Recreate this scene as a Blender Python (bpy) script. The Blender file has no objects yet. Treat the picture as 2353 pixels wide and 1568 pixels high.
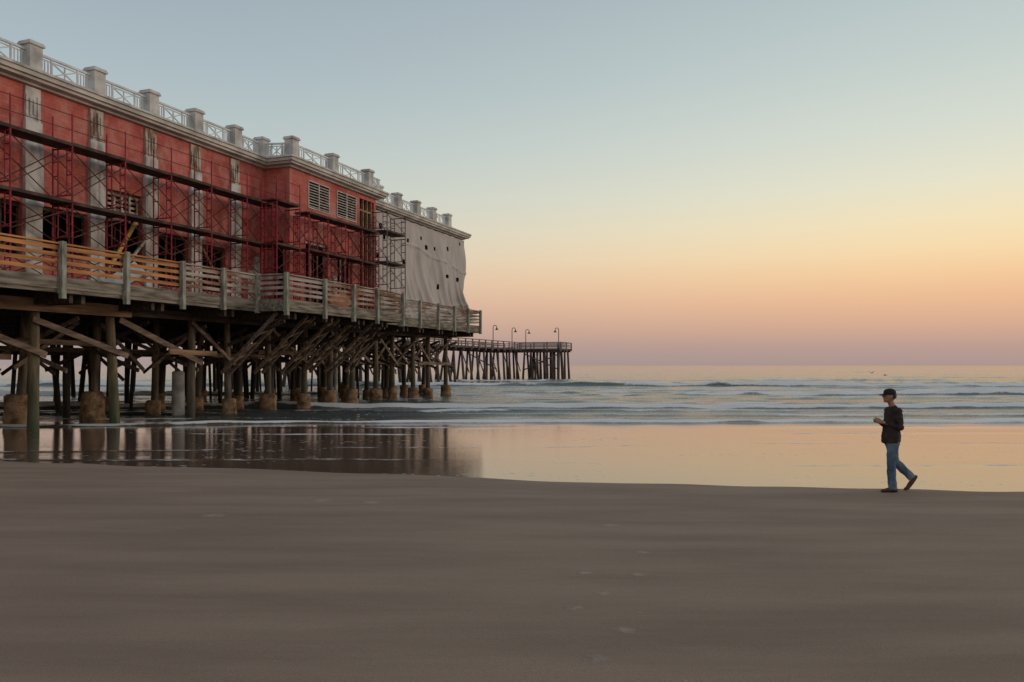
import bpy, bmesh, math, random
import numpy as np
from mathutils import Vector, Matrix
random.seed(7)
S = bpy.context.scene
C = S.collection
A = math.radians(20.77); TH = math.pi/2 - A
SA, CA = math.sin(A), math.cos(A)
def W(u, c, z=0): return Vector((SA*u - CA*c, CA*u + SA*c, z))
def L(r, g, b):
    y=.3*r+.59*g+.11*b; k=.08; r,g,b=r+(y-r)*k,g+(y-g)*k,b+(y-b)*k
    f = lambda v: (v/255/12.92) if v/255 <= .04045 else ((v/255+.055)/1.055)**2.4
    return (f(r), f(g), f(b), 1)
# ------------------------------------------------------------------ materials
def newmat(name):
    m = bpy.data.materials.new(name); m.use_nodes = True
    nt = m.node_tree; b = nt.nodes['Principled BSDF']
    return m, nt, b
def nd(nt, t, **k):
    n = nt.nodes.new(t)
    for a, v in k.items(): setattr(n, a, v)
    return n
def nm(name, c1, c2, scale=3, rough=.8, bump=.3, stretch=(1,1,1), metal=0, detail=6, c3=None, lo=.35, hi=.65, spec=.3, bdist=.02):
    m, nt, b = newmat(name); lk = nt.links.new
    tc = nd(nt, 'ShaderNodeTexCoord'); mp = nd(nt, 'ShaderNodeMapping'); mp.inputs['Scale'].default_value = stretch
    lk(tc.outputs['Object'], mp.inputs['Vector'])
    n = nd(nt, 'ShaderNodeTexNoise'); n.inputs['Scale'].default_value = scale; n.inputs['Detail'].default_value = detail
    lk(mp.outputs[0], n.inputs['Vector'])
    r = nd(nt, 'ShaderNodeValToRGB'); lk(n.outputs['Fac'], r.inputs[0])
    r.color_ramp.elements[0].position = lo; r.color_ramp.elements[0].color = (*c1[:3], 1)
    r.color_ramp.elements[1].position = hi; r.color_ramp.elements[1].color = (*c2[:3], 1)
    if c3:
        e = r.color_ramp.elements.new(min(hi+.12, 1)); e.color = (*c3[:3], 1)
    lk(r.outputs[0], b.inputs['Base Color'])
    b.inputs['Roughness'].default_value = rough; b.inputs['Metallic'].default_value = metal
    b.inputs['Specular IOR Level'].default_value = spec
    if bump:
        n2 = nd(nt, 'ShaderNodeTexNoise'); n2.inputs['Scale'].default_value = scale*5; n2.inputs['Detail'].default_value = 4
        lk(mp.outputs[0], n2.inputs['Vector'])
        bp = nd(nt, 'ShaderNodeBump'); bp.inputs['Strength'].default_value = bump; bp.inputs['Distance'].default_value = bdist
        lk(n2.outputs['Fac'], bp.inputs['Height']); lk(bp.outputs[0], b.inputs['Normal'])
    return m
M = {}
M['white'] = nm('weathered white paint', (.34,.325,.31), (.64,.62,.61), 1.6, .7, .2)
M['railwhite'] = nm('white railing paint', (.55,.55,.55), (.75,.75,.75), 1.6, .7, .1)
M['cornice'] = nm('cornice paint', (.40,.36,.33), (.64,.59,.55), 1.2, .7, .2)
M['pilaster'] = nm('pilaster paint', (.34,.315,.30), (.66,.63,.61), 2.2, .8, .4, (1,1,.6), bdist=.03, lo=.36, hi=.58)
M['expose'] = nm('exposed sheathing', (.22,.14,.10), (.52,.46,.41), 3.0, .9, .5, (1,1,.5), lo=.4, hi=.55)
M['wood_old'] = nm('old grey wood', (.10,.08,.06), (.29,.245,.20), 3, .85, .5, (.4,3,3))
M['wood_rail'] = nm('weathered rail wood', (.17,.12,.09), (.44,.40,.36), 1.3, .8, .4, (.6,2,2))
M['wood_brown'] = nm('brown rail wood', (.20,.09,.05), (.43,.37,.32), 1.1, .8, .4, (.6,2,2), lo=.42, hi=.62)
M['wood_orange'] = nm('new orange wood', (.26,.11,.045), (.60,.27,.09), 1.4, .7, .3, (.5,3,4))
M['wood_tan'] = nm('tan timber', (.18,.10,.06), (.38,.25,.16), 2, .8, .4, (.4,3,3))
M['wood_yellow'] = nm('yellow lumber', (.45,.28,.08), (.6,.4,.15), 2, .8, .2)
M['wood_shade'] = nm('shade toned timber', (.03,.02,.015), (.10,.068,.052), 2.5, .75, .4, (.5,3,3))  # base colour darkened to carry the shade beneath the deck
M['brace'] = nm('weathered brace timber', (.09,.062,.046), (.27,.195,.15), 2.2, .8, .4, (.5,3,3))
M['post'] = nm('greenish rail post', (.15,.15,.12), (.38,.38,.33), 3, .85, .4, (2,2,.6))
M['dark'] = nm('unlit interior tone', (.012,.010,.009), (.03,.025,.02), 2, .9, 0)  # near-black colour puts the darkness of the rooms into the wall
M['scaf_red'] = nm('red scaffold paint', (.20,.010,.025), (.42,.03,.06), 2, .5, 0)
M['scaf_dark'] = nm('rusty brace tube', (.06,.02,.018), (.14,.045,.04), 3, .6, 0)
M['scaf_grey'] = nm('galvanised tube', (.07,.06,.065), (.15,.13,.13), 3, .5, 0, metal=.3)
M['plank'] = nm('scaffold plank', (.035,.02,.02), (.10,.06,.05), 2, .85, .3)
M['concrete'] = nm('rough concrete footing', (.10,.055,.032), (.36,.23,.14), 2.6, .9, .9, c3=(.42,.30,.20), bdist=.1)
M['pile_white'] = nm('white sleeve', (.25,.24,.23), (.5,.48,.47), 2, .6, .1)
M['hazewood'] = nm('haze toned pier timber', (.085,.066,.064), (.16,.125,.12), .8, .85, .1)  # distance haze is mixed into the timber colour
M['hazerail'] = nm('haze toned rail timber', (.15,.12,.11), (.28,.225,.21), .8, .85, .1)  # rail colour also has the sea haze painted in
M['lampmetal'] = nm('dark lamp metal', (.05,.045,.05), (.09,.08,.085), 3, .5, 0)
M['skin'] = nm('skin', (.34,.16,.11), (.40,.20,.14), 8, .55, 0)
M['shirt'] = nm('black brown knit shirt', (.024,.016,.015), (.052,.036,.033), 6, .9, .4, bdist=.015)
M['denim'] = nm('blue denim', (.06,.09,.145), (.165,.22,.30), 5, .9, .4, (1,1,.5), bdist=.01)
M['cap'] = nm('black cap', (.014,.011,.011), (.024,.018,.018), 8, .8, 0)
M['hair'] = nm('dark brown hair', (.02,.012,.01), (.05,.03,.02), 30, .7, .3)
M['shoe'] = nm('dark brown shoe', (.06,.024,.018), (.11,.048,.035), 8, .7, 0)
M['phone'] = nm('pale plastic', (.25,.2,.17), (.35,.29,.25), 8, .4, 0)
M['gull'] = nm('gull feathers', (.5,.47,.46), (.75,.72,.71), 8, .8, 0)
M['plywall'] = nm('grey plywood', (.05,.045,.04), (.10,.09,.08), 1, .9, .2)
M['tarp'] = nm('pinkish grey tarpaulin', (.40,.35,.335), (.52,.465,.445), .8, .75, .2, (1,1,.35), bdist=.02)
M['louvre'] = nm('louvre paint', (.42,.37,.34), (.68,.62,.58), 2.5, .75, .2)
M['orange_sheet'] = nm('orange plywood', (.5,.15,.06), (.6,.23,.1), 2, .8, .1)
M['white_sheet'] = nm('pale sheet', (.42,.38,.36), (.6,.55,.52), 2, .8, .1)
def brick():
    m, nt, b = newmat('painted red brick'); lk = nt.links.new
    tc = nd(nt,'ShaderNodeTexCoord'); sp = nd(nt,'ShaderNodeSeparateXYZ'); lk(tc.outputs['Object'], sp.inputs[0])
    ad = nd(nt,'ShaderNodeMath', operation='ADD'); lk(sp.outputs[0], ad.inputs[0]); lk(sp.outputs[1], ad.inputs[1])
    cb = nd(nt,'ShaderNodeCombineXYZ'); lk(ad.outputs[0], cb.inputs[0]); lk(sp.outputs[2], cb.inputs[1])
    br = nd(nt,'ShaderNodeTexBrick'); lk(cb.outputs[0], br.inputs['Vector'])
    br.inputs['Scale'].default_value = 1; br.inputs['Brick Width'].default_value=.4; br.inputs['Row Height'].default_value=.13
    br.inputs['Mortar Size'].default_value=.012; br.inputs['Mortar Smooth'].default_value=.4
    br.inputs['Color1'].default_value=(.57,.148,.12,1); br.inputs['Color2'].default_value=(.49,.12,.10,1); br.inputs['Mortar'].default_value=(.42,.11,.095,1)
    n = nd(nt,'ShaderNodeTexNoise'); n.inputs['Scale'].default_value=.5; n.inputs['Detail'].default_value=9; n.inputs['Roughness'].default_value=.6; lk(tc.outputs['Object'], n.inputs['Vector'])
    r = nd(nt,'ShaderNodeValToRGB'); lk(n.outputs['Fac'], r.inputs[0])
    r.color_ramp.elements[0].position=.36; r.color_ramp.elements[0].color=(.66,.64,.66,1)
    r.color_ramp.elements[1].position=.6; r.color_ramp.elements[1].color=(1.12,1.12,1.12,1)
    mx = nd(nt,'ShaderNodeMix', data_type='RGBA', blend_type='MULTIPLY'); mx.inputs[0].default_value=1
    lk(br.outputs['Color'], mx.inputs[6]); lk(r.outputs[0], mx.inputs[7])
    n3 = nd(nt,'ShaderNodeTexNoise'); n3.inputs['Scale'].default_value=1.7; n3.inputs['Detail'].default_value=10; n3.inputs['Roughness'].default_value=.7
    mp = nd(nt,'ShaderNodeMapping'); mp.inputs['Scale'].default_value=(1,1,.6); lk(tc.outputs['Object'], mp.inputs[0]); lk(mp.outputs[0], n3.inputs['Vector'])
    r3 = nd(nt,'ShaderNodeValToRGB'); lk(n3.outputs['Fac'], r3.inputs[0]); r3.color_ramp.elements[0].position=.45; r3.color_ramp.elements[1].position=.68
    r3.color_ramp.elements[0].color=(0,0,0,1); r3.color_ramp.elements[1].color=(.7,.7,.7,1)
    m2 = nd(nt,'ShaderNodeMix', data_type='RGBA'); lk(r3.outputs[0], m2.inputs[0]); lk(mx.outputs[2], m2.inputs[6]); m2.inputs[7].default_value=(.60,.31,.26,1)
    lk(m2.outputs[2], b.inputs['Base Color']); b.inputs['Roughness'].default_value=.85; b.inputs['Specular IOR Level'].default_value=.2
    bp = nd(nt,'ShaderNodeBump'); bp.inputs['Strength'].default_value=.3; bp.inputs['Distance'].default_value=.02
    lk(br.outputs['Fac'], bp.inputs['Height']); bp.invert=True; lk(bp.outputs[0], b.inputs['Normal'])
    return m
M['brick'] = brick()
def pilemat(name, hi1, hi2, low):
    m, nt, b = newmat(name); lk = nt.links.new
    g = nd(nt,'ShaderNodeNewGeometry'); sp = nd(nt,'ShaderNodeSeparateXYZ'); lk(g.outputs['Position'], sp.inputs[0])
    tc = nd(nt,'ShaderNodeTexCoord'); mp = nd(nt,'ShaderNodeMapping'); mp.inputs['Scale'].default_value=(3,3,.5); lk(tc.outputs['Object'], mp.inputs[0])
    n = nd(nt,'ShaderNodeTexNoise'); n.inputs['Scale'].default_value=2.5; n.inputs['Detail'].default_value=8; lk(mp.outputs[0], n.inputs['Vector'])
    r = nd(nt,'ShaderNodeValToRGB'); lk(n.outputs['Fac'], r.inputs[0]); r.color_ramp.elements[0].position=.35; r.color_ramp.elements[1].position=.68
    r.color_ramp.elements[0].color=(*hi1,1); r.color_ramp.elements[1].color=(*hi2,1)
    ad = nd(nt,'ShaderNodeMath', operation='MULTIPLY_ADD'); lk(n.outputs['Fac'], ad.inputs[0]); ad.inputs[1].default_value=2.5; lk(sp.outputs[2], ad.inputs[2])
    mr = nd(nt,'ShaderNodeMapRange'); lk(ad.outputs[0], mr.inputs[0]); mr.inputs[1].default_value=1.2; mr.inputs[2].default_value=4.2
    mx = nd(nt,'ShaderNodeMix', data_type='RGBA'); lk(mr.outputs[0], mx.inputs[0]); mx.inputs[6].default_value=(*low,1); lk(r.outputs[0], mx.inputs[7])
    lk(mx.outputs[2], b.inputs['Base Color']); b.inputs['Roughness'].default_value=.75
    bp = nd(nt,'ShaderNodeBump'); bp.inputs['Strength'].default_value=.6; bp.inputs['Distance'].default_value=.03
    lk(n.outputs['Fac'], bp.inputs['Height']); lk(bp.outputs[0], b.inputs['Normal'])
    return m
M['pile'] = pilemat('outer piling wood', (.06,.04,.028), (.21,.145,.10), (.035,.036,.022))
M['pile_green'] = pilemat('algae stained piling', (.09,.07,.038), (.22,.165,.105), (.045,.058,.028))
M['pile_shade'] = pilemat('shade toned inner piling', (.03,.021,.016), (.085,.06,.045), (.02,.019,.014))  # darker copy of the outer piling wood, under-deck shade in its colour
# ------------------------------------------------------------------ mesh builder
class MB:
    def __init__(s): s.v=[]; s.f=[]
    def add(s, vs, fs):
        n=len(s.v); s.v += [tuple(p) for p in vs]; s.f += [tuple(i+n for i in f) for f in fs]; return s
    def box(s, x0,x1,y0,y1,z0,z1):
        return s.add([(x0,y0,z0),(x1,y0,z0),(x1,y1,z0),(x0,y1,z0),(x0,y0,z1),(x1,y0,z1),(x1,y1,z1),(x0,y1,z1)],
              [(0,3,2,1),(4,5,6,7),(0,1,5,4),(1,2,6,5),(2,3,7,6),(3,0,4,7)])
    def beam(s, p, q, w, h, up=(0,0,1)):
        p=Vector(p); q=Vector(q); d=(q-p).normalized(); up=Vector(up)
        if abs(d.dot(up))>.98: up=Vector((0,1,0))
        a=d.cross(up).normalized()*w/2; b=a.cross(d).normalized()*h/2
        vs=[p-a-b,p+a-b,p+a+b,p-a+b,q-a-b,q+a-b,q+a+b,q-a+b]
        return s.add(vs,[(0,1,2,3),(7,6,5,4),(0,4,5,1),(1,5,6,2),(2,6,7,3),(3,7,4,0)])
    def tube(s, p, q, r, r2=None, n=6, cap=True):
        p=Vector(p); q=Vector(q); d=(q-p).normalized(); r2=r if r2 is None else r2
        up=Vector((0,0,1)) if abs(d.z)<.9 else Vector((1,0,0))
        a=d.cross(up).normalized(); b=d.cross(a)
        vs=[]
        for c,rr in ((p,r),(q,r2)):
            for i in range(n):
                t=2*math.pi*i/n; vs.append(c+(a*math.cos(t)+b*math.sin(t))*rr)
        fs=[(i,(i+1)%n,n+(i+1)%n,n+i) for i in range(n)]
        if cap: fs += [tuple(range(n))[::-1], tuple(range(n,2*n))]
        return s.add(vs,fs)
    def lathe(s, cx, cy, prof, n=14, wob=0):
        vs=[]; k=len(prof)
        for (r,z,*o) in prof:
            ox,oy=(o+[0,0])[:2] if o else (0,0)
            for i in range(n):
                t=2*math.pi*i/n; rr=r*(1+random.uniform(-wob,wob)); vs.append((cx+ox+rr*math.cos(t),cy+oy+rr*math.sin(t),z))
        fs=[]
        for j in range(k-1):
            for i in range(n):
                fs.append((j*n+i,j*n+(i+1)%n,(j+1)*n+(i+1)%n,(j+1)*n+i))
        fs += [tuple(range(n))[::-1], tuple(range((k-1)*n,k*n))]
        return s.add(vs,fs)
    def prism(s, poly, z0, z1):
        n=len(poly); vs=[(x,y,z0) for x,y in poly]+[(x,y,z1) for x,y in poly]
        fs=[tuple(range(n))[::-1],tuple(range(n,2*n))]+[(i,(i+1)%n,n+(i+1)%n,n+i) for i in range(n)]
        return s.add(vs,fs)
    def ell(s, c, r, n=14, m=9):
        vs=[]; fs=[]
        for j in range(m+1):
            ph=math.pi*j/m
            for i in range(n):
                t=2*math.pi*i/n; vs.append((c[0]+r[0]*math.sin(ph)*math.cos(t),c[1]+r[1]*math.sin(ph)*math.sin(t),c[2]+r[2]*math.cos(ph)))
        for j in range(m):
            for i in range(n): fs.append((j*n+i,(j+1)*n+i,(j+1)*n+(i+1)%n,j*n+(i+1)%n))
        return s.add(vs,fs)
    def loft(s, pts, n=14):
        P=[Vector(p[:3]) for p in pts]; vs=[]; k=len(P)
        for i,p in enumerate(P):
            d=(P[min(i+1,k-1)]-P[max(i-1,0)]).normalized()
            b=Vector((0,1,0)); b=(b-d*b.dot(d))
            if b.length<.2: b=Vector((0,0,1))-d*d.z
            b.normalize(); a=d.cross(b)
            for j in range(n):
                t=2*math.pi*j/n; vs.append(p+a*math.cos(t)*pts[i][3]+b*math.sin(t)*pts[i][4])
        fs=[]
        for i in range(k-1):
            for j in range(n): fs.append((i*n+j,i*n+(j+1)%n,(i+1)*n+(j+1)%n,(i+1)*n+j))
        fs += [tuple(range(n))[::-1], tuple(range((k-1)*n,k*n))]
        return s.add(vs,fs)
    def build(s, name, mat, parent=None, o=(0,0,0), smooth=False, label=None):
        me=bpy.data.meshes.new(name); o=Vector(o)
        me.from_pydata([tuple(Vector(p)-o) for p in s.v],[],s.f); me.validate()
        bm=bmesh.new(); bm.from_mesh(me); bmesh.ops.recalc_face_normals(bm,faces=bm.faces); bm.to_mesh(me); bm.free()
        if smooth:
            me.shade_smooth()
        me.materials.append(M[mat] if isinstance(mat,str) else mat)
        ob=bpy.data.objects.new(name,me); C.objects.link(ob)
        if parent: ob.parent=parent
        if label: ob['label']=label
        return ob
def thing(name,label,cat,loc,rz=0,group=None):
    o=bpy.data.objects.new(name,None); C.objects.link(o); o.location=loc; o.rotation_euler=(0,0,rz)
    o['label']=label; o['category']=cat
    if group: o['group']=group
    o.empty_display_size=.3
    return o
def tag(o,label,cat,group=None):
    o['label']=label; o['category']=cat
    if group: o['group']=group
    return o
# ------------------------------------------------------------------ MAIN PIER
PO=(19,30,0)
pier=thing('pier','wide timber pier on dark pilings carrying the red building','pier',W(*PO),TH)
def pb(mb,name,mat,parent=None,**k): return mb.build(name,mat,parent or pier,PO,**k)
deckpoly=[(8,22.2),(27.8,22.2),(27.8,20.7),(38,20.7),(38,22.2),(52,22.2),(52,26.0),(57.8,26.0),(57.8,53),(8,53)]
pb(MB().prism(deckpoly,4.86,5.0),'deck','wood_old')
j=MB()
for k in range(50):
    c=23+k*.6
    if c>52: break
    j.box(8.1,51.8 if c<26.2 else 57.6,c,c+.09,4.62,4.857)
pb(j,'joists','wood_shade')
f=MB()
for (u0,c0,u1,c1) in ((8,22.2,27.75,22.2),(27.8,22.17,27.8,20.7),(27.85,20.7,38,20.7),(38,20.75,38,22.15),(38.05,22.2,52,22.2),(52,22.25,52,26)):
    f.beam((u0,c0-.03 if c0==c1 else c0,4.79),(u1,c1-.03 if c0==c1 else c1,4.79),.07,.36)
    f.beam((u0,c0+.05 if c0==c1 else c0,4.56),(u1,c1+.05 if c0==c1 else c1,4.56),.14,.14)
pb(f,'fascia','wood_old')
def rail_bay(p,q,mat):
    m=MB(); P=Vector(p); Q=Vector(q); d=(Q-P).normalized()
    for z,h in ((5.22,.12),(5.45,.12),(5.68,.12),(5.9,.13)):
        a=P+Vector((0,0,z+random.uniform(-.018,.018)))+d*.03; b=Q+Vector((0,0,z+random.uniform(-.018,.018)))-d*.03
        m.beam(a,b,.045,h)
    m.beam(P+Vector((0,0,6.03)),Q+Vector((0,0,6.03)),.17,.05)
    return pb(m,'rail_section',mat)
def post(u,c,lo=4.42,hi=6.1):
    m=MB().box(u-.08,u+.08,c-.14,c+.02,lo,hi); m.box(u-.1,u+.1,c-.06-.06,c+.04,4.45,4.75)
    pb(m,'rail_post','post')
us1=[8.6,11,13.4,15.9,18.4,20.9,23.5,25.7,27.8]
for i,u in enumerate(us1):
    post(u,22.15,4.3 if i in(4,5,6) else 4.42)
    if i: rail_bay((us1[i-1]+.08,22.18,0),(u-.08,22.18,0),'wood_orange' if u<23.6 else 'wood_brown')
rail_bay((27.8,22.05,0),(27.8,20.75,0),'wood_rail')
us2=[27.8,30.6,33.0,35.2,37.9]
for i,u in enumerate(us2):
    post(u,20.68,4.3)
    if i: rail_bay((us2[i-1]+.08,20.7,0),(u-.08,20.7,0),'wood_brown' if i>1 else 'wood_rail')
rail_bay((37.9,20.85,0),(37.9,22.1,0),'wood_rail')
us3=[38.0,40.3,42.7,45.2,47.6,49.8,51.95]
for i,u in enumerate(us3):
    post(u,22.15)
    if i: rail_bay((us3[i-1]+.08,22.18,0),(u-.08,22.18,0),'wood_brown' if i%2 else 'wood_rail')
post(51.95,24.2); rail_bay((51.95,22.3,0),(51.95,24.1,0),'wood_rail'); rail_bay((51.95,24.3,0),(51.95,26,0),'wood_rail')
# piles
outer=[13,16.1,19.2,22.6,26.4,28.7,31.5,34.3,36.6,38.8,41.5,43.5,46.2,48.3,51.1]
topz=4.22
def pile(u,c,r,mat,foot=None,lean=(0,0)):
    m=MB(); n=12; prof=[]
    for k in range(7):
        t=k/6; z=-1+t*(topz+1)
        prof.append((r*(1.08-.16*t)*random.uniform(.96,1.04),z,lean[0]*t,lean[1]*t))
    m.lathe(u,c,prof,n,.03)
    p=pb(m,'pile',mat,smooth=True)
    if foot:
        R,h=foot; g=MB(); ox=random.uniform(-.06,.06)
        g.lathe(u+ox,c,[(R*1.0,-1),(R*random.uniform(1,1.12),.05),(R*1.02,h*.25),(R*random.uniform(.88,1),h*.5),(R*random.uniform(.95,1.06),h*.72),(R*.94,h*.93),(R*.72,h)],16,.06)
        pb(g,'footing','concrete',p,smooth=True)
    return p
for i,u in enumerate(outer):
    if i<=4: pile(u,24.4,.175,'pile_green' if i!=4 else 'pile',None,((-.3 if i==3 else .06),0))
    else: pile(u,24.4,.15,'pile',(random.uniform(.29,.40),random.uniform(.65,.98)),(random.uniform(-.2,.2),0))
row2=[14.5,17.6,20.9,24.1,27.3,29.9,32.8,35.4,37.8,40.4,42.8,45.3,47.8,50.3,53.2]
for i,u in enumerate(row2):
    pile(u,27.3,.155,'pile' if i<6 else 'pile_shade',(.45,1.15) if i in(2,3) else (.31,random.uniform(.6,1.0)),(random.uniform(-.1,.4),0))
for c,u0 in ((30.4,17),(34,20),(38,22),(43,24),(48.5,27)):
    for k in range(14):
        u=u0+k*2.75+random.uniform(-.5,.5)
        if u>54: break
        pile(u,c+random.uniform(-.4,.4),random.uniform(.11,.15),'pile_shade',(.30,random.uniform(.5,1.0)) if c<33 and random.random()<.6 else None,(random.uniform(-.5,.5),random.uniform(-.2,.2)))
m=MB()
for k in range(34):
    u=random.uniform(19,55); c=random.choice((29,32,36,40.5,45.5,51))+random.uniform(-.5,.5); l=random.uniform(-.8,.8)
    m.tube((u,c,-1),(u+l,c+random.uniform(-.3,.3),4.5),random.uniform(.07,.10),n=8)
o=pb(m,'inner_post','pile_shade',smooth=True); o['kind']='stuff'
m=MB().lathe(27.6,26.2,[(.25,-1),(.27,.4),(.25,1.9),(.2,1.95)],16,.02); pb(m,'pile','pile_white',smooth=True,label='thick white sleeved piling among the dark wooden ones')
m=MB().tube((38.0,24.9,-1),(38.0,24.9,4.5),.10,n=12); pb(m,'drain_pipe','pile_white',smooth=True,label='slim white vertical pipe under the deck')
for i,u in enumerate(outer):
    lo=21.0 if 27.9<u<37.9 else 22.4
    m=MB().box(u-.3,u-.16,lo,52,4.2,4.6).box(u+.16,u+.3,lo,52,4.2,4.6); pb(m,'pile_cap','wood_shade')
m=MB().box(9,22.95,24.0,24.19,4.0,4.2).box(9,22.8,23.97,24.15,4.203,4.42); pb(m,'edge_beam','wood_tan')
m=MB().box(22.96,51.5,24.08,24.2,4.06,4.38); pb(m,'edge_beam','wood_shade')
def brace(p,q,mat='brace',w=.06,h=.15):
    return pb(MB().beam(p,q,w,h),'brace',mat)
for i in range(len(outer)-1):
    a,b=outer[i],outer[i+1]
    if i in (1,2): brace((a-.2,24.15,3.75),(b+.3,24.15,2.55),h=.2)
    elif i==3: brace((a-.1,24.12,3.9),(b+.35,24.12,2.3),h=.22)
    elif i%2==0: brace((a-.2,24.15,4.0),(b+.2,24.15,2.2))
    else: brace((a-.2,24.2,2.2),(b+.2,24.2,4.0),'wood_shade' if i>6 else 'brace')
    if i>5: brace((a-.1,24.62,3.9 if i%2 else 2.1),(b+.1,24.62,2.1 if i%2 else 3.9),'brace')
for (a,b,c,z,mt) in ((15,20.3,26.9,2.55,'wood_tan'),(20.5,24.5,26.9,3.1,'brace'),(24.9,27.6,24.1,2.75,'wood_tan'),(28.5,34.5,27.0,2.7,'brace'),(34,41,27.0,2.9,'brace'),(41,52,27.0,2.4,'brace'),(46.5,51.3,24.15,2.35,'brace'),(18,30,30.1,2.9,'brace'),(30,44,30.1,2.5,'wood_shade'),(20,36,33.8,2.8,'wood_shade'),(22,40,33.8,3.5,'wood_shade'),(36,52,33.8,3.0,'wood_shade')):
    brace((a,c,z),(b,c,z-.05),mt,.08,.2)
for i,u in enumerate(row2):
    d=.24
    brace((u+d,24.6,3.9),(u+d,30.2,2.0),'wood_shade' if i%2 else 'brace')
    brace((u-d,24.6,2.0),(u-d,30.2,3.9),'brace' if i%2==0 else 'wood_shade')
    if i%2: brace((u+.2,27.05,3.9),(u+2.4,27.05,2.0),'brace')
    else: brace((u-.4,27.0,2.1),(u+2.3,27.0,3.9),'brace' if i<6 else 'wood_shade')
for k in range(10):
    u=18+k*3.6; brace((u,30.2,4.0),(u+3.2,30.2,1.7+random.uniform(-.2,.3)),'brace' if k%2 else 'wood_shade',.06,.14)
for k in range(8):
    u=21+k*4; brace((u,33.7,1.8),(u+3.4,33.7,4.1),'wood_shade',.06,.14)
for u in (28.4,30.6,32.6,34.4,36.3,38.3):
    m=MB(); p0=Vector((u,24.3,1.85)); p1=Vector((u,21.35 if u<38 else 22.5,4.45))
    for s in (-.28,.28):
        o=Vector((s,0,0)); m.beam(p0+o,p1+o,.08,.14)
    for k in range(4):
        t=.15+k*.21; a=p0.lerp(p1,t); b=p0.lerp(p1,t+.14)
        m.beam(a+Vector((-.3,-.06,.08)),b+Vector((.3,-.06,.08)),.05,.08)
    pb(m,'strut','brace')
    brace((u+.05,24.2,3.1),(u+.05,21.2,4.1),'wood_shade',.08,.15)
# ------------------------------------------------------------------ BUILDING
BO=(35,26.1,5)
bld=thing('pier_building','long red brick building with white cornice and roof railing on the pier','building',W(*BO),TH)
def bb(mb,name,mat,parent=None,**k): return mb.build(name,mat,parent or bld,BO,**k)
def holewall(mb,axis,a0,a1,z0,z1,c,th,holes):
    us=sorted({a0,a1,*[h[0] for h in holes],*[h[1] for h in holes]}); zs=sorted({z0,z1,*[h[2] for h in holes],*[h[3] for h in holes]})
    P=(lambda a,d,z:(a,d,z)) if axis=='u' else (lambda a,d,z:(d,a,z))
    for i in range(len(us)-1):
        for k in range(len(zs)-1):
            mu=(us[i]+us[i+1])/2; mz=(zs[k]+zs[k+1])/2
            if any(h[0]<mu<h[1] and h[2]<mz<h[3] for h in holes): continue
            for d in (c,c+th):
                mb.add([P(us[i],d,zs[k]),P(us[i+1],d,zs[k]),P(us[i+1],d,zs[k+1]),P(us[i],d,zs[k+1])],[(0,1,2,3)])
    for (h0,h1,y0,y1) in holes+[(a0,a1,z0,z1)]:
        for (p,q) in (((h0,y0),(h1,y0)),((h1,y0),(h1,y1)),((h1,y1),(h0,y1)),((h0,y1),(h0,y0))):
            mb.add([P(p[0],c,p[1]),P(q[0],c,q[1]),P(q[0],c+th,q[1]),P(p[0],c+th,p[1])],[(0,1,2,3)])
ZT=12.15
holes1=[(15.6,17.4,6.25,7.95),(18.15,20.12,6.0,7.95),(20.88,22.82,6.2,7.98),(23.6,25.5,5.9,9.2),(26.3,28.1,5.6,7.9),(28.9,30.5,5.6,7.75)]
w=MB(); holewall(w,'u',8,33.4,5.003,ZT,26.1,.3,holes1)
bb(w,'wall','brick')
holes2=[(34.75,36.7,5.2,8.7),(37.7,39.2,5.2,8.4),(34.95,36.9,10.4,11.85),(37.6,39.6,10.4,11.85),(39.95,41.6,5.2,11.9)]
w=MB(); holewall(w,'u',33.4,41.8,5.003,ZT,24.6,.3,holes2)
holewall(w,'c',24.902,26.098,5.003,ZT,33.4,.3,[(25.0,25.75,5.6,8.5)])
holewall(w,'c',24.902,26.098,5.003,ZT,41.5,.3,[])
bb(w,'wall','brick')
w=MB().box(41.8,57.6,26.15,26.4,5.003,ZT); bb(w,'wall','plywall')
w=MB().box(8,8.2,26.4,52.6,5.003,ZT).box(57.4,57.6,26.4,52.6,5.003,ZT).box(8,57.6,52.6,52.8,5.003,ZT); bb(w,'wall','plywall')
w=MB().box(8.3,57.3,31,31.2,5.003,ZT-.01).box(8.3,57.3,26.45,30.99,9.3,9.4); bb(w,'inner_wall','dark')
def offs(d):
    e=.6-d
    return [(8-e,26.1-e),(33.4-e,26.1-e),(33.4-e,24.6-e),(41.8+e,24.6-e),(41.8+e,26.1-e),(57.6+e,26.1-e),(57.6+e,52.8+e),(8-e,52.8+e)]
cn=MB().prism(offs(.42),ZT,12.25).prism(offs(.16),12.253,12.36).prism(offs(.06),12.363,12.52)
bb(cn,'cornice','cornice')
bb(MB().prism(offs(0),12.523,12.61),'roof','white')
for u in (9.9,12.5,15.2,17.8,20.5,23.2,25.9,28.5,31.1):
    m=MB().box(u-.33,u+.33,25.98,26.099,5.01,10.9).box(u-.36,u+.36,25.95,26.099,7.9,10.0).box(u-.34,u+.34,25.92,26.099,5.01,5.5)
    p=bb(m,'pilaster','pilaster')
    e=MB().box(u-.3,u+.3,26.03,26.099,10.9,12.1)
    for k in range(4): e.box(u-.3+k*.15,u-.24+k*.15,25.99,26.03,10.93+random.uniform(0,.3),12.05-random.uniform(0,.4))
    bb(e,'sheathing','expose' if int(u)!=20 else 'pilaster',p)
m=MB().box(32.5,33.0,25.98,26.1,5.0,7.6); bb(m,'pilaster','pilaster')
m=MB().box(36.85,37.0,24.5,24.598,5.0,6.9).box(37.2,37.45,24.5,24.598,5.0,7.1); bb(m,'door_trim','white')
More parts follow.
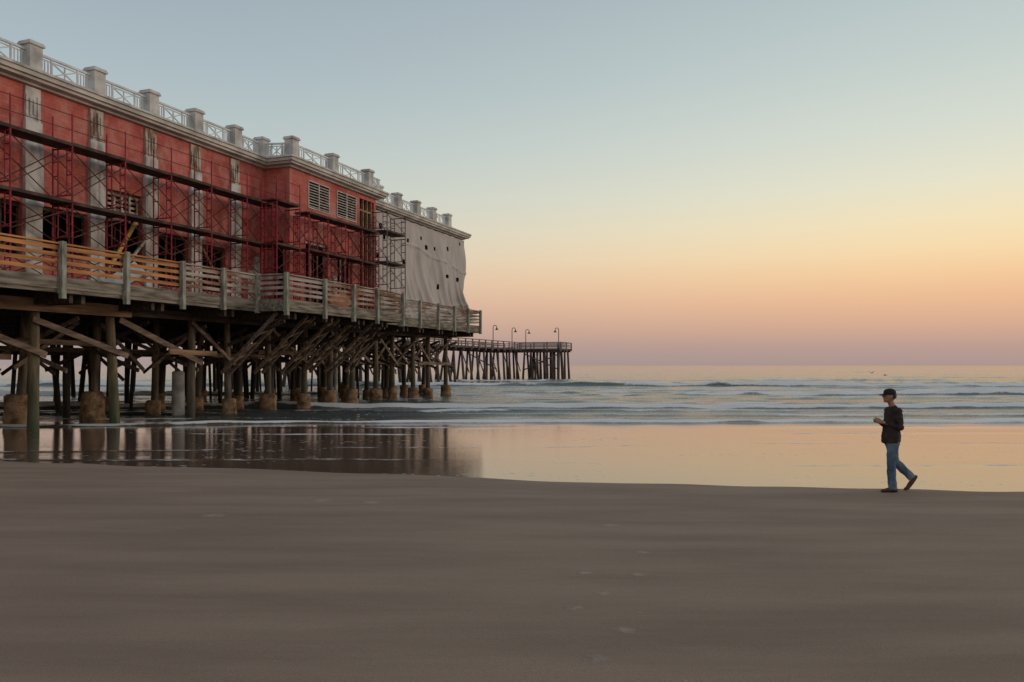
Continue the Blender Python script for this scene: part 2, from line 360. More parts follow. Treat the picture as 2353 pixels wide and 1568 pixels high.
def pillar(u,c):
    m=MB().box(u-.25,u+.25,c-.25,c+.25,12.613,13.52).box(u-.28,u+.28,c-.28,c+.28,12.615,12.74); p=bb(m,'roof_pillar','white')
    m=MB().box(u-.31,u+.31,c-.31,c+.31,13.523,13.6).box(u-.28,u+.28,c-.28,c+.28,13.603,13.66); bb(m,'pillar_cap','white',p)
def roofrail(p,q):
    P=Vector((*p,0)); Q=Vector((*q,0)); m=MB(); d=(Q-P); n=d.length; d.normalize()
    Z=lambda z:Vector((0,0,z)); z0,z1=12.74,13.36
    m.beam(P+Z(z1),Q+Z(z1),.09,.08); m.beam(P+Z(z0),Q+Z(z0),.07,.08); m.beam(P+Z(z1-.12),Q+Z(z1-.12),.04,.04)
    a=P+d*n*.25; b=P+d*n*.75
    for x in (a,b): m.beam(x+Z(z0),x+Z(z1),.06,.06)
    md=(a+b)/2; m.beam(a+Z(z0),b+Z(z1-.12),.04,.045); m.beam(a+Z(z1-.12),b+Z(z0),.04,.045); m.beam(md+Z(z0),md+Z(z1-.12),.04,.045)
    for s in (0,.75):
        for k in range(1,4):
            x=P+d*n*(s+.25*k/4); m.beam(x+Z(z0),x+Z(z1-.12),.035,.035)
    bb(m,'roof_railing','railwhite')
line=[(9.9,26),(12.5,26),(15.2,26),(17.8,26),(20.4,26),(23.1,26),(25.8,26),(28.4,26),(31,26),(33.1,26.05),(33.5,24.55),(37.0,24.5),(40.7,24.5),(44.4,26),(46.9,26),(49.6,26),(52.1,26),(54.7,26)]
for i,p in enumerate(line):
    pillar(*p)
    if i and not (p[0]==44.4):
        P=Vector(line[i-1]); Q=Vector(p); d=(Q-P).normalized()*.25; roofrail(P+d,Q-d)
roofrail((40.95,24.5),(42.1,24.5))
for (a,b) in ((34.95,36.9),(37.6,39.6)):
    fr=MB().box(a,b,24.56,24.62,10.4,10.45).box(a,b,24.56,24.62,11.8,11.85)
    for x in (a,(a+b)/2-.03,b-.05): fr.box(x,x+.05,24.555,24.63,10.4,11.85)
    wn=bb(fr,'louvred_window','louvre')
    for (x0,x1) in ((a+.055,(a+b)/2-.035),((a+b)/2+.025,b-.055)):
        sl=MB()
        for k in range(9): z=10.53+k*.143; sl.beam((x0,24.6,z),(x1,24.6,z),.09,.03,up=(0,-.5,.8))
        bb(sl,'slats','louvre',wn)
m=MB()
for x in (40.0,40.45,40.9,41.35): m.box(x,x+.09,24.66,24.8,5.0,11.9)
for z in (6.4,8.2,10.1,11.2): m.box(39.96,41.58,24.67,24.79,z,z+.1)
bb(m,'stud_frame','wood_tan')
for (a,b,z0,z1) in holes1[:6]+holes2[:2]:
    m=MB(); n=3; c=26.25 if a<33 else 24.75
    for k in range(n+1):
        x=a+.04+(b-a-.14)*k/n; m.box(x,x+.06,c,c+.06,z0,z1-.003)
    m.box(a+.01,b-.01,c-.02,c-.003,z1-.15,z1-.01)
    bb(m,'opening_frame','wood_shade' if a<33 else 'expose')
bb(MB().beam((23.65,26.0,5.9),(25.1,26.02,8.1),.09,.15),'prop_board','wood_yellow')
bb(MB().beam((23.6,25.95,7.9),(25.4,25.97,8.35),.09,.1),'prop_board','wood_tan')
bb(MB().beam((24.1,25.9,5.8),(25.6,25.95,7.5),.09,.1),'prop_board','white')
bb(MB().beam((28.9,26.0,7.5),(30.3,26.0,5.7),.07,.09),'prop_board','wood_tan')
m=MB()
for k in range(5): m.box(23.65+random.uniform(0,.1),25.4,26.2,26.25,8.2+k*.2,8.3+k*.2)
for k in range(5): m.box(23.7+k*.38,23.78+k*.38,26.13,26.18,8.0,9.15-random.uniform(0,.3))
bb(m,'broken_lath','expose')
m=MB().box(32.0,33.2,26.06,26.098,5.0,6.9); bb(m,'white_panel','white_sheet')
# tarp: hanging cloth with creases sweeping down to the seaward corner
nu,nz_=240,110; vs=[]; fs=[]
holes=[(42.6,11.4),(45.1,10.5),(46.4,10.9),(48.3,10.7),(47.7,9.2),(44.6,11.1),(45.4,9.1),(44.2,9.2),(51.0,10.6),(52.4,10.75),(54.4,8.9),(56.1,8.8),(56.9,11.7),(43.3,10.6),(52.9,8.0),(50.2,11.2),(54.6,11.0)]
for i in range(nu+1):
    for k in range(nz_+1):
        u=41.95+15.85*i/nu; z=4.95+7.13*k/nz_; t=(12.08-z)/7.13; s=(u-42)/15.8
        q=u-3.0*t*t*(.25+s)-.25*math.sin(2.2*t+u*.6)
        r1=1-abs(math.sin(q*.95+.5*math.sin(q*.37)))
        r2=1-abs(math.sin(q*2.1+1+.8*math.sin(q*.9)))
        r3=1-abs(math.sin(q*4.6+t*1.5))
        e=min(1,t*1.4)
        d=.46*r1**2.1*e*(.25+.9*s)+.2*r2**2.3*e*(.4+.6*s)+.06*r3**2*e
        d+=.11*math.exp(-((z-(11.1-.1*(u-42)+.1*math.sin(u*1.3)))/.10)**2)*(.4+.6*math.sin(u*2)**2)
        d+=.10*math.exp(-((z-(6.3+.22*math.sin(u*.8)+.9*(s-.5)**2*2))/.16)**2)
        d+=.05*math.sin(z*1.7+u*.8)
        uu=u+ s**6*(.22*math.sin(z*1.4)-.35*t+.3*t*t) if s>0 else u
        zz=z-(.10*math.sin(u*1.1)+.05*math.sin(u*3.1))*t**4-.04*math.sin(u*2.6)**2*math.exp(-t*12)
        vs.append((uu,25.93-abs(d)*.8,zz))
for i in range(nu):
    for k in range(nz_):
        u=41.95+15.85*(i+.5)/nu; z=4.95+7.13*(k+.5)/nz_
        if any(abs(u-a)<.14+.03*((q*7)%3) and abs(z-b)<.13+.02*(q%3) for q,(a,b) in enumerate(holes)): continue
        a=i*(nz_+1)+k; fs.append((a,a+nz_+1,a+nz_+2,a+1))
tp=MB().add(vs,fs)
TO=(50,26,5)
tarp=tp.build('tarpaulin','tarp',None,TO,smooth=True); tarp.location=W(*TO); tarp.rotation_euler=(0,0,TH)
tag(tarp,'wrinkled grey tarpaulin with small square holes hung over the seaward end of the building','tarpaulin')
# ------------------------------------------------------------------ SCAFFOLDS
def scaffold(label,us,ci,co,zlev,mats,planks,guard=True,r=.032):
    O=((us[0]+us[-1])/2,co,5.0); root=thing('scaffold',label,'scaffolding',W(*O),TH)
    B=lambda mb,n,mt,p=None: mb.build(n,mt,p or root,O)
    bm_='scaf_dark' if mats=='scaf_red' else 'scaf_grey'
    for i,u in enumerate(us):
        for a,b in zip(zlev[:-1],zlev[1:]):
            m=MB(); w=(ci-co)*.27
            for c in (ci,co): m.tube((u,c,a),(u,c,b),r)
            m.tube((u,ci,b-.06),(u,co,b-.06),r); m.tube((u,ci,a+.3),(u,co,a+.3),r*.8)
            m.tube((u,ci-w,a+.3),(u,ci-w,b-.06),r*.75); m.tube((u,co+w,a+.3),(u,co+w,b-.06),r*.75)
            for q in (.5,.75): m.tube((u,ci-w,a+(b-a)*q),(u,ci,a+(b-a)*q),r*.7); m.tube((u,co+w,a+(b-a)*q),(u,co,a+(b-a)*q),r*.7)
            B(m,'scaffold_frame',mats)
        if guard:
            for c in (ci,co): B(MB().tube((u,c,zlev[-1]+.05),(u,c,zlev[-1]+1.15),r*.8),'guard_post',mats)
    for i in range(len(us)-1):
        a,b=us[i],us[i+1]
        for z0,z1 in zip(zlev[:-1],zlev[1:]):
            m=MB()
            for c in (co-.02,ci+.02):
                m.tube((a,c,z0+.25),(b,c,z1-.2),r*.65,n=5); m.tube((a,c,z1-.2),(b,c,z0+.25),r*.65,n=5)
            B(m,'cross_brace',bm_)
        for z in planks:
            m=MB(); sag=random.uniform(-.03,.03)
            for k in range(3):
                y0=co+.06+k*(ci-co-.1)/3; m.box(a-.12+random.uniform(-.05,.05),b+.08,y0,y0+(ci-co-.1)/3-.02,z+sag+k*.002,z+.06+sag)
            m.box(a,b,co-.03,co+.0,z-.02+sag,z+.09+sag)
            B(m,'plank','plank')
        if guard:
            m=MB()
            for h in (.55,1.08): m.tube((a,co,zlev[-1]+h),(b,co,zlev[-1]+h),r*.5,n=5)
            B(m,'guard_rail',bm_)
    return root
zl=[5.01,6.5,8.0,10.05]
scaffold('long red tube scaffold with two plank levels against the front brick wall',[14.0,16.35,18.7,21.05,23.4,25.75,28.1,30.45,32.6],25.75,24.8,zl,'scaf_red',(8.0,10.07))
scaffold('short red scaffold tower standing in the inside corner of the brick walls',[31.2,33.0],24.55,23.7,[5.01,6.5,8.0,9.95],'scaf_red',(7.95,9.98))
scaffold('red scaffold against the projecting wall below the louvred windows',[33.4,35.05,36.7,38.4,40.2],24.35,23.45,[5.01,6.45,7.95,9.7],'scaf_red',(7.97,9.78),guard=False)
scaffold('dark grey scaffold tower in front of the tarpaulin edge',[40.7,42.9],24.2,23.2,[5.01,6.6,8.2,9.9,11.2],'scaf_grey',(8.2,10.0),guard=False)
o=MB().beam((32.2,21.3,5.05),(33.9,21.5,5.55),.04,.75,up=(0,.5,.8)).build('plywood_sheet','orange_sheet',None,(33,21.4,5)); o.location=W(33,21.4,5); o.rotation_euler=(0,0,TH)
tag(o,'orange plywood sheet lying tilted behind the weathered boardwalk railing','plywood')
o=MB().beam((21.9,24.0,5.05),(23.4,24.05,5.95),.04,.6,up=(0,.5,.8)).build('plywood_sheet','white_sheet',None,(22.5,24,5)); o.location=W(22.5,24,5); o.rotation_euler=(0,0,TH)
tag(o,'pale sheet lying behind the orange railing','sheet')
# ------------------------------------------------------------------ FAR PIER
FO=(90,48,0)
fp=thing('fishing_pier','narrow timber fishing pier with railing running out to sea behind the main pier','pier',W(*FO),TH)
fb=lambda mb,n,mt,**k: mb.build(n,mt,fp,FO,**k)
poly=[(53.2,45.5),(123.5,45.5),(123.5,38.4),(129.5,38.4),(129.5,53),(123.5,53),(123.5,51.5),(53.2,51.5)]
fb(MB().prism(poly,4.72,5.0),'deck','hazewood')
def frail(p,q):
    P=Vector((*p,0)); Q=Vector((*q,0)); n=max(1,round((Q-P).length/2.4)); m=MB()
    for k in range(n+1): x=P.lerp(Q,k/n); m.box(x.x-.08,x.x+.08,x.y-.08,x.y+.08,4.6,6.02)
    for z,h in ((5.3,.12),(5.6,.12),(5.95,.14)): m.beam(P+Vector((0,0,z)),Q+Vector((0,0,z)),.06,h)
    fb(m,'railing','hazerail')
for p,q in (((58,45.45),(123.4,45.45)),((123.4,45.2),(123.4,38.45)),((123.6,38.35),(129.4,38.35)),((129.45,38.4),(129.45,52.9)),((58,51.4),(123,51.4)),((123.5,52.9),(129.4,52.9))): frail(p,q)
def fpile(u,c,lu,lc):
    m=MB().tube((u+lu,c+lc,-1),(u,c,4.5),.21,.16,n=8); fb(m,'pile','hazewood',smooth=True)
for k in range(25):
    u=59+k*2.65
    fpile(u,46.0,random.uniform(-.9,.7),-.6+random.uniform(-.3,.3)); fpile(u+random.uniform(-.3,.3),51,random.uniform(-.6,1.0),.6)
    m=MB().box(u-.2,u+.2,45.6,51.4,4.4,4.72); fb(m,'pile_cap','hazewood')
    if k%2==0: fb(MB().beam((u,46,4.2),(u+2.65,46,1.2),.1,.16),'brace','hazewood')
    elif k%3==0: fb(MB().beam((u,46,1.6),(u,51,4.2),.1,.16),'brace','hazewood')
for u in (124,125.8,127.5,129.2):
    for k,c in enumerate((38.8,40.0,41.3,42.5,43.7,44.8,48,51.5)): fpile(u,c+.3*((u*7)%1),random.uniform(-.6,.6),random.uniform(-.5,.5))
    fb(MB().box(u-.2,u+.2,38.5,52.8,4.4,4.72),'pile_cap','hazewood')
for (a,b) in (((123.9,38.8),(123.9,44.8)),((123.9,44.8),(123.9,38.8))): fb(MB().beam((*a,4.1),(*b,1.5),.12,.18),'brace','hazewood')
def lamp_at(u,c,label): return thing('street_lamp',label,'street lamp',W(u,c,5.0),TH,'lamp posts on the far pier')
labs=['hooked lamp post nearest the shore on the far pier','second hooked lamp post from the shore on the far pier','third hooked lamp post from the shore on the far pier','hooked lamp post on the corner of the far pier end platform, rightmost of the four']
pos=[(112.5,45.75),(121.3,46.0),(127.9,46.0),(124.3,39.0)]
r0=lamp_at(*pos[0],labs[0])
m=MB().tube((0,0,0),(0,0,.5),.14,.09,8).tube((0,0,.5),(0,0,3.0),.07,.06,8)
pts=[(0,0,3.0)]+[(0,-.3+.3*math.cos(t),3.0+.32*math.sin(t)) for t in [k*math.pi/8 for k in range(1,9)]]
for a,b in zip(pts[:-1],pts[1:]): m.tube(a,b,.055,n=6)
m.build('lamp_pole','lampmetal',r0)
MB().lathe(0,-.6,[(.26,2.6),(.24,2.68),(.1,2.86),(.05,3.02)],10).build('lamp_shade','lampmetal',r0)
for (u,c),lb in zip(pos[1:],labs[1:]):
    r=r0.copy(); C.objects.link(r); r.location=W(u,c,5.0); r['label']=lb
    if c==39.0: r.rotation_euler.z+=math.pi
    for ch in list(r0.children):
        q=ch.copy(); C.objects.link(q); q.parent=r
# ------------------------------------------------------------------ SAND
def yb(x):
    return np.interp(x,[-120,-60,-30,-11.8,-6.1,-1.2,1.2,2.6,9,40,120],[36,28,22,18.3,17.1,15.7,15.0,14.6,14.02,13.6,12.5])
rng=np.random.RandomState(3)
WV=[(rng.uniform(0,2*math.pi),rng.uniform(0,2*math.pi),rng.uniform(.6,1.8)) for _ in range(60)]
def nz(x,y,s0=0,n=8):
    r=np.zeros_like(x,dtype=float)
    for a,p,k in WV[s0:s0+n]: r+=np.sin(k*(x*math.cos(a)+y*math.sin(a))+p)
    return r/math.sqrt(n/2)/1.6
def gridmesh(name,X,Y,Z,attrs,mat):
    ny,nx=X.shape; co=np.stack([X,Y,Z],-1).reshape(-1,3)
    idx=np.arange(ny*nx).reshape(ny,nx); q=np.stack([idx[:-1,:-1],idx[:-1,1:],idx[1:,1:],idx[1:,:-1]],-1).reshape(-1,4)
    me=bpy.data.meshes.new(name); me.from_pydata(co.tolist(),[],q.tolist())
    for k,v in attrs.items():
        at=me.attributes.new(k,'FLOAT','POINT'); at.data.foreach_set('value',v.reshape(-1).astype(np.float32))
    me.shade_smooth(); me.materials.append(mat)
    o=bpy.data.objects.new(name,me); C.objects.link(o); o['kind']='structure'; return o
ys=np.concatenate([np.arange(-60,0,2),np.arange(0,28,.12),np.arange(28,80,2)]); xs=np.concatenate([np.arange(-120,-30,3),np.arange(-30,30,.2),np.arange(30,121,3)])
X,Y=np.meshgrid(xs,ys)
YB=(yb(X-1.5)+yb(X)+yb(X+1.5)+yb(X-.7)+yb(X+.7))/5+.16*nz(X*.9,X*0,0,4)+.05*nz(X*3.2,X*0,4,5)
D=YB-Y
Z=.018*D+.003*nz(X*.6,Y*2.6,10,8)*np.clip(np.abs(D),0,1)+.005*nz(X*.35,Y*1.3,20,6)*np.clip(D/4,0,1)
def sandmat():
    m,nt,b=newmat('damp beach sand'); lk=nt.links.new
    g=nd(nt,'ShaderNodeNewGeometry'); mp=nd(nt,'ShaderNodeMapping'); mp.inputs['Scale'].default_value=(.22,1.2,1); mp.inputs['Rotation'].default_value=(0,0,.12); lk(g.outputs['Position'],mp.inputs[0])
    n=nd(nt,'ShaderNodeTexNoise'); n.inputs['Scale'].default_value=1.1; n.inputs['Detail'].default_value=8; n.inputs['Roughness'].default_value=.6; lk(mp.outputs[0],n.inputs['Vector'])
    r=nd(nt,'ShaderNodeValToRGB'); lk(n.outputs['Fac'],r.inputs[0]); r.color_ramp.elements[0].position=.36; r.color_ramp.elements[1].position=.62
    r.color_ramp.elements[0].color=(.215,.152,.117,1); r.color_ramp.elements[1].color=(.275,.199,.154,1)
    f=nd(nt,'ShaderNodeTexNoise'); f.inputs['Scale'].default_value=80; f.inputs['Detail'].default_value=6; f.inputs['Roughness'].default_value=.9; lk(g.outputs['Position'],f.inputs['Vector'])
    fr=nd(nt,'ShaderNodeMapRange'); lk(f.outputs['Fac'],fr.inputs[0]); fr.inputs[1].default_value=.3; fr.inputs[2].default_value=.7; fr.inputs[3].default_value=.60; fr.inputs[4].default_value=1.38
    mx=nd(nt,'ShaderNodeMix',data_type='RGBA',blend_type='MULTIPLY'); mx.inputs[0].default_value=1; lk(r.outputs[0],mx.inputs[6]); lk(fr.outputs[0],mx.inputs[7])
    s=nd(nt,'ShaderNodeTexNoise'); s.inputs['Scale'].default_value=9; s.inputs['Detail'].default_value=6; s.inputs['Roughness'].default_value=.7; lk(g.outputs['Position'],s.inputs['Vector'])
    last=None
    for (qx,qy,qr) in ((.86,6.15,.2),(.53,6.75,.18),(.82,7.2,.16),(1.25,7.9,.16),(.72,7.95,.14),(.58,5.5,.2),(1.3,10.6,.26),(1.45,8.9,.18),(-4.2,11.2,.35),(-3.0,12.6,.35),(-2.2,12.4,.3)):
        vm=nd(nt,'ShaderNodeVectorMath',operation='DISTANCE'); cz=.018*(float(yb(qx))-qy)
        lk(g.outputs['Position'],vm.inputs[0]); vm.inputs[1].default_value=(qx,qy,cz)
        q=nd(nt,'ShaderNodeMapRange'); lk(vm.outputs['Value'],q.inputs[0]); q.inputs[1].default_value=0; q.inputs[2].default_value=qr; q.inputs[3].default_value=.6; q.inputs[4].default_value=0
        if last is None: last=q
        else:
            mm=nd(nt,'ShaderNodeMath',operation='MAXIMUM'); lk(last.outputs[0],mm.inputs[0]); lk(q.outputs[0],mm.inputs[1]); last=mm
    sa=nd(nt,'ShaderNodeMath',operation='MULTIPLY'); lk(last.outputs[0],sa.inputs[0]); lk(s.outputs['Fac'],sa.inputs[1])
    sr=nd(nt,'ShaderNodeMapRange'); lk(sa.outputs[0],sr.inputs[0]); sr.inputs[1].default_value=.12; sr.inputs[2].default_value=.25; sr.inputs[4].default_value=.4
    m2=nd(nt,'ShaderNodeMix',data_type='RGBA'); lk(sr.outputs[0],m2.inputs[0]); lk(mx.outputs[2],m2.inputs[6]); m2.inputs[7].default_value=(.44,.36,.31,1)
    v=nd(nt,'ShaderNodeTexVoronoi'); v.inputs['Scale'].default_value=2.6; lk(g.outputs['Position'],v.inputs['Vector'])
    vr=nd(nt,'ShaderNodeMapRange'); lk(v.outputs['Distance'],vr.inputs[0]); vr.inputs[1].default_value=.012; vr.inputs[2].default_value=.03; vr.inputs[3].default_value=.9; vr.inputs[4].default_value=0
    m3=nd(nt,'ShaderNodeMix',data_type='RGBA'); lk(vr.outputs[0],m3.inputs[0]); lk(m2.outputs[2],m3.inputs[6]); m3.inputs[7].default_value=(.5,.42,.36,1)
    lk(m3.outputs[2],b.inputs['Base Color']); b.inputs['Roughness'].default_value=.8; b.inputs['Specular IOR Level'].default_value=.15
    bp=nd(nt,'ShaderNodeBump'); bp.inputs['Strength'].default_value=.6; bp.inputs['Distance'].default_value=.06; lk(n.outputs['Fac'],bp.inputs['Height'])
    b3=nd(nt,'ShaderNodeBump'); b3.inputs['Strength'].default_value=.8; b3.inputs['Distance'].default_value=.05; lk(sr.outputs[0],b3.inputs['Height']); lk(bp.outputs[0],b3.inputs['Normal'])
    b2=nd(nt,'ShaderNodeBump'); b2.inputs['Strength'].default_value=.5; b2.inputs['Distance'].default_value=.01; lk(f.outputs['Fac'],b2.inputs['Height']); lk(b3.outputs[0],b2.inputs['Normal']); lk(b2.outputs[0],b.inputs['Normal'])
    return m
gridmesh('sand',X,Y,Z,{},sandmat())
# ------------------------------------------------------------------ SEA
ys=np.concatenate([np.arange(0,27,.16),np.arange(27,50,.11),np.arange(50,100,.24),np.arange(100,300,1.2),300*1.13**np.arange(0,32)])
t=np.linspace(-1,1,560)
YY,T=np.meshgrid(ys,t,indexing='ij')
XX=T*(60+YY*.95)
start=yb(XX)-1.5
Yp=np.where(YY<27,start+(27-start)*(YY/27),YY)
Z=np.zeros_like(Yp); F=np.zeros_like(Yp)
rows=[(17.6,.007,.22,.5,.34,1.5),(19.8,.010,.25,.6,.34,2.2),(22.4,.014,.25,.7,.46,2.6),(25.6,.016,.25,.7,.42,2.4),(28.4,.022,.3,.9,.46,1.6),
 (30.8,.13,.18,1.0,1.0,.7),(32.4,.07,.3,.9,.8,.8),(34.6,.08,.3,1.0,.55,.9),(37.5,.09,.3,1.1,.5,.9),(41.3,.34,.32,1.1,1.0,.8),(43.5,.12,.4,1.2,.8,1.0),(47,.13,.5,1.4,.6,1.2),(52,.15,.5,1.5,.5,1.2),(59,.42,.45,1.7,1.0,1.0),(63,.16,.7,2,.75,1.3),(69,.16,.8,2.2,.5,1.3),(76,.17,.8,2.4,.45,1.3),(84,.42,.7,2.4,.98,1.4),(94,.18,1.2,3,.55,1.6),(110,.26,1.3,4,.6,1.8),(138,.18,1.8,5,.4,2),(180,.2,2.5,6,.3,3),(250,.18,3,8,.2,4)]
for i,(y0,h,wf,wb,fo,wo) in enumerate(rows):
    s=(i*3)%40
    yc=y0+wo*nz(XX*.06+i*9,XX*0,s,6)+.2*wo*nz(XX*.4,XX*0,s+3,5)+.12*nz(XX*1.6,XX*0,s+2,5)*(y0>29)
    if y0<31.5 and y0>30: yc=yc+np.clip((-XX-6)/10,0,1)*-2.0
    a=np.clip(.72+.36*nz(XX*.10+i*5,XX*0,s+5,6),.2,1.15)
    if y0<29: a=np.clip(nz(XX*.2+i*5,XX*0,s+5,6),0,1.2)
    d=Yp-yc; w=np.where(d<0,wf,wb); pr=np.exp(-(d/w)**2)
    Z+=h*a*pr*(1+.28*nz(XX*1.5,Yp*1.7,s,9))
    fm=np.where(d<0,np.exp(-((d+wf*.25)/(wf*1.0))**2),np.exp(-(d/(wb*.6))**2))
    big=h>.1 and y0<130 and (fo>.9)
    fa=np.clip(.5+.5*nz(XX*.2+i*3,XX*0,s+9,6)+.35*nz(XX*1.2,Yp*1.2,s,8)+(.3 if big and y0<50 else (.15 if big else .05)),0,1)
    F=np.maximum(F,fo*fm*fa)
amp=np.clip((Yp-31)/12,0,1)
Z+=amp*.036*nz(XX*1.3,Yp*2.8,30,14)+amp*.035*nz(XX*.25,Yp*1.2,12,10)*np.clip(1-(Yp-150)/300,0,1)
Z*=np.clip(1-(Yp-300)/400,0,1)
film=1-np.clip((Yp-30.4)/2.0,0,1)
def seamat():
    m,nt,b=newmat('sea water and wet film'); lk=nt.links.new
    g=nd(nt,'ShaderNodeNewGeometry')
    fo=nd(nt,'ShaderNodeAttribute',attribute_name='foam'); fi=nd(nt,'ShaderNodeAttribute',attribute_name='film')
    mp=nd(nt,'ShaderNodeMapping'); mp.inputs['Scale'].default_value=(.45,1.3,1); lk(g.outputs['Position'],mp.inputs[0])
    n=nd(nt,'ShaderNodeTexNoise'); n.inputs['Scale'].default_value=1.9; n.inputs['Detail'].default_value=9; n.inputs['Roughness'].default_value=.7; lk(mp.outputs[0],n.inputs['Vector'])
    nf=nd(nt,'ShaderNodeTexNoise'); nf.inputs['Scale'].default_value=3.0; nf.inputs['Detail'].default_value=10; nf.inputs['Roughness'].default_value=.8; lk(mp.outputs[0],nf.inputs['Vector'])
    ad=nd(nt,'ShaderNodeMath',operation='ADD'); lk(fo.outputs['Fac'],ad.inputs[0]); lk(nf.outputs['Fac'],ad.inputs[1])
    fr=nd(nt,'ShaderNodeMapRange'); lk(ad.outputs[0],fr.inputs[0]); fr.inputs[1].default_value=.80; fr.inputs[2].default_value=.97
    v=nd(nt,'ShaderNodeTexVoronoi'); v.inputs['Scale'].default_value=6; mpv=nd(nt,'ShaderNodeMapping'); mpv.inputs['Scale'].default_value=(.6,.8,1); lk(g.outputs['Position'],mpv.inputs[0]); lk(mpv.outputs[0],v.inputs['Vector'])
    big=nd(nt,'ShaderNodeTexNoise'); big.inputs['Scale'].default_value=.45; big.inputs['Detail'].default_value=5; lk(mp.outputs[0],big.inputs['Vector'])
    br=nd(nt,'ShaderNodeMapRange'); lk(big.outputs['Fac'],br.inputs[0]); br.inputs[1].default_value=.48; br.inputs[2].default_value=.66; br.inputs[3].default_value=0; br.inputs[4].default_value=.3
    cmp=nd(nt,'ShaderNodeMath',operation='LESS_THAN'); lk(v.outputs['Distance'],cmp.inputs[0]); lk(br.outputs[0],cmp.inputs[1])
    cm=nd(nt,'ShaderNodeMath',operation='MULTIPLY'); lk(cmp.outputs[0],cm.inputs[0]); cm.inputs[1].default_value=.4
    mxf=nd(nt,'ShaderNodeMath',operation='MAXIMUM'); lk(fr.outputs[0],mxf.inputs[0]); lk(cm.outputs[0],mxf.inputs[1])
    c1=nd(nt,'ShaderNodeMix',data_type='RGBA'); lk(fi.outputs['Fac'],c1.inputs[0]); c1.inputs[6].default_value=(.075,.088,.085,1); c1.inputs[7].default_value=(.12,.078,.06,1)
    c2=nd(nt,'ShaderNodeMix',data_type='RGBA'); lk(mxf.outputs[0],c2.inputs[0]); lk(c1.outputs[2],c2.inputs[6]); c2.inputs[7].default_value=(.74,.71,.71,1)
    lk(c2.outputs[2],b.inputs['Base Color'])
    ro=nd(nt,'ShaderNodeMix',data_type='FLOAT'); lk(fi.outputs['Fac'],ro.inputs[0]); ro.inputs[2].default_value=.11; ro.inputs[3].default_value=.02
    r2=nd(nt,'ShaderNodeMix',data_type='FLOAT'); lk(mxf.outputs[0],r2.inputs[0]); lk(ro.outputs[0],r2.inputs[2]); r2.inputs[3].default_value=.8
    lk(r2.outputs[0],b.inputs['Roughness'])
    io=nd(nt,'ShaderNodeMix',data_type='FLOAT'); lk(fi.outputs['Fac'],io.inputs[0]); io.inputs[2].default_value=1.38; io.inputs[3].default_value=1.65
    lk(io.outputs[0],b.inputs['IOR'])
    st=nd(nt,'ShaderNodeMix',data_type='FLOAT'); lk(fi.outputs['Fac'],st.inputs[0]); st.inputs[2].default_value=.6; st.inputs[3].default_value=.035
    bp=nd(nt,'ShaderNodeBump'); bp.inputs['Distance'].default_value=.12; lk(st.outputs[0],bp.inputs['Strength']); lk(n.outputs['Fac'],bp.inputs['Height']); lk(bp.outputs[0],b.inputs['Normal'])
    return m
gridmesh('sea',XX,Yp,Z,{'foam':F,'film':film},seamat())
# ------------------------------------------------------------------ PERSON
def remesh(ob,vox,sm=4):
    r=ob.modifiers.new('r','REMESH'); r.mode='VOXEL'; r.voxel_size=vox; r.use_smooth_shade=True
    s=ob.modifiers.new('s','SMOOTH'); s.iterations=sm; s.factor=.5
    dg=bpy.context.evaluated_depsgraph_get(); me=bpy.data.meshes.new_from_object(ob.evaluated_get(dg))
    ob.modifiers.clear(); ob.data=me; me.name=ob.name
    for p in me.polygons: p.use_smooth=True
    return ob
px,py=6.60,13.85
zp=.018*(float(yb(px))-py)+.0
man=thing('person','man in black cap, dark shirt and blue jeans walking along the wet sand holding something','person',(px,py,zp))
b=MB()
b.ell((-.045,0,1.655),(.094,.074,.112),18,14); b.ell((-.075,0,1.60),(.062,.055,.055)); b.ell((-.01,0,1.67),(.088,.076,.095))
b.loft([(-.132,0,1.675,.01,.01),(-.152,0,1.645,.016,.014),(-.135,0,1.632,.014,.014)],8)
b.ell((-.128,0,1.602),(.018,.024,.009)); b.ell((-.118,0,1.565),(.022,.026,.018))
for s in (-1,1): b.ell((-.03,s*.078,1.65),(.02,.01,.032),10,8); b.ell((-.128,s*.03,1.678),(.012,.018,.008),8,6)
b.loft([(.02,0,1.44,.065,.075),(.01,0,1.5,.056,.058),(-.015,0,1.56,.052,.054),(-.03,0,1.62,.05,.05)])
b.loft([(.0,0,.9,.10,.15),(.0,0,1.02,.095,.14),(.02,0,1.2,.11,.155),(.03,0,1.36,.105,.17),(.025,0,1.44,.06,.11)])
SH={-1:[(.03,-.17,1.40),(.05,-.22,1.13),(-.17,-.085,1.205)],1:[(.03,.17,1.40),(.03,.22,1.13),(-.18,.085,1.215)]}
for s,(a,e,wr) in SH.items():
    b.ell(a,(.058,.055,.06)); b.loft([(*a,.052,.05),(*[(a[i]+e[i])/2 for i in range(3)],.047,.045),(*e,.038,.038),(*[(wr[i]+e[i])/2 for i in range(3)],.036,.036),(*wr,.026,.022)]); b.ell(e,(.04,.04,.04))
    hx,hy,hz=wr[0]-.05,wr[1]-s*.03,wr[2]+.015
    b.loft([(*wr,.026,.02),(hx,hy,hz,.038,.016),(hx-.035,hy-s*.01,hz+.008,.038,.014)],10)
    for k in range(4):
        f0=Vector((hx-.035,hy-s*.01,hz+.03-k*.02)); l=(.9,1,.95,.75)[k]
        p=[f0,f0+Vector((-.028*l,-s*.006,.004)),f0+Vector((-.042*l,-s*.026*l,.004)),f0+Vector((-.034*l,-s*.044*l,.003))]
        b.loft([(*p[0],.0085,.0085),(*p[1],.008,.008),(*p[2],.0075,.0075),(*p[3],.006,.006)],8)
    t0=Vector((hx,hy,hz+.03)); b.loft([(*t0,.011,.011),(*(t0+Vector((-.02,-s*.012,.025))),.0095,.0095),(*(t0+Vector((-.045,-s*.02,.03))),.007,.007)],8)
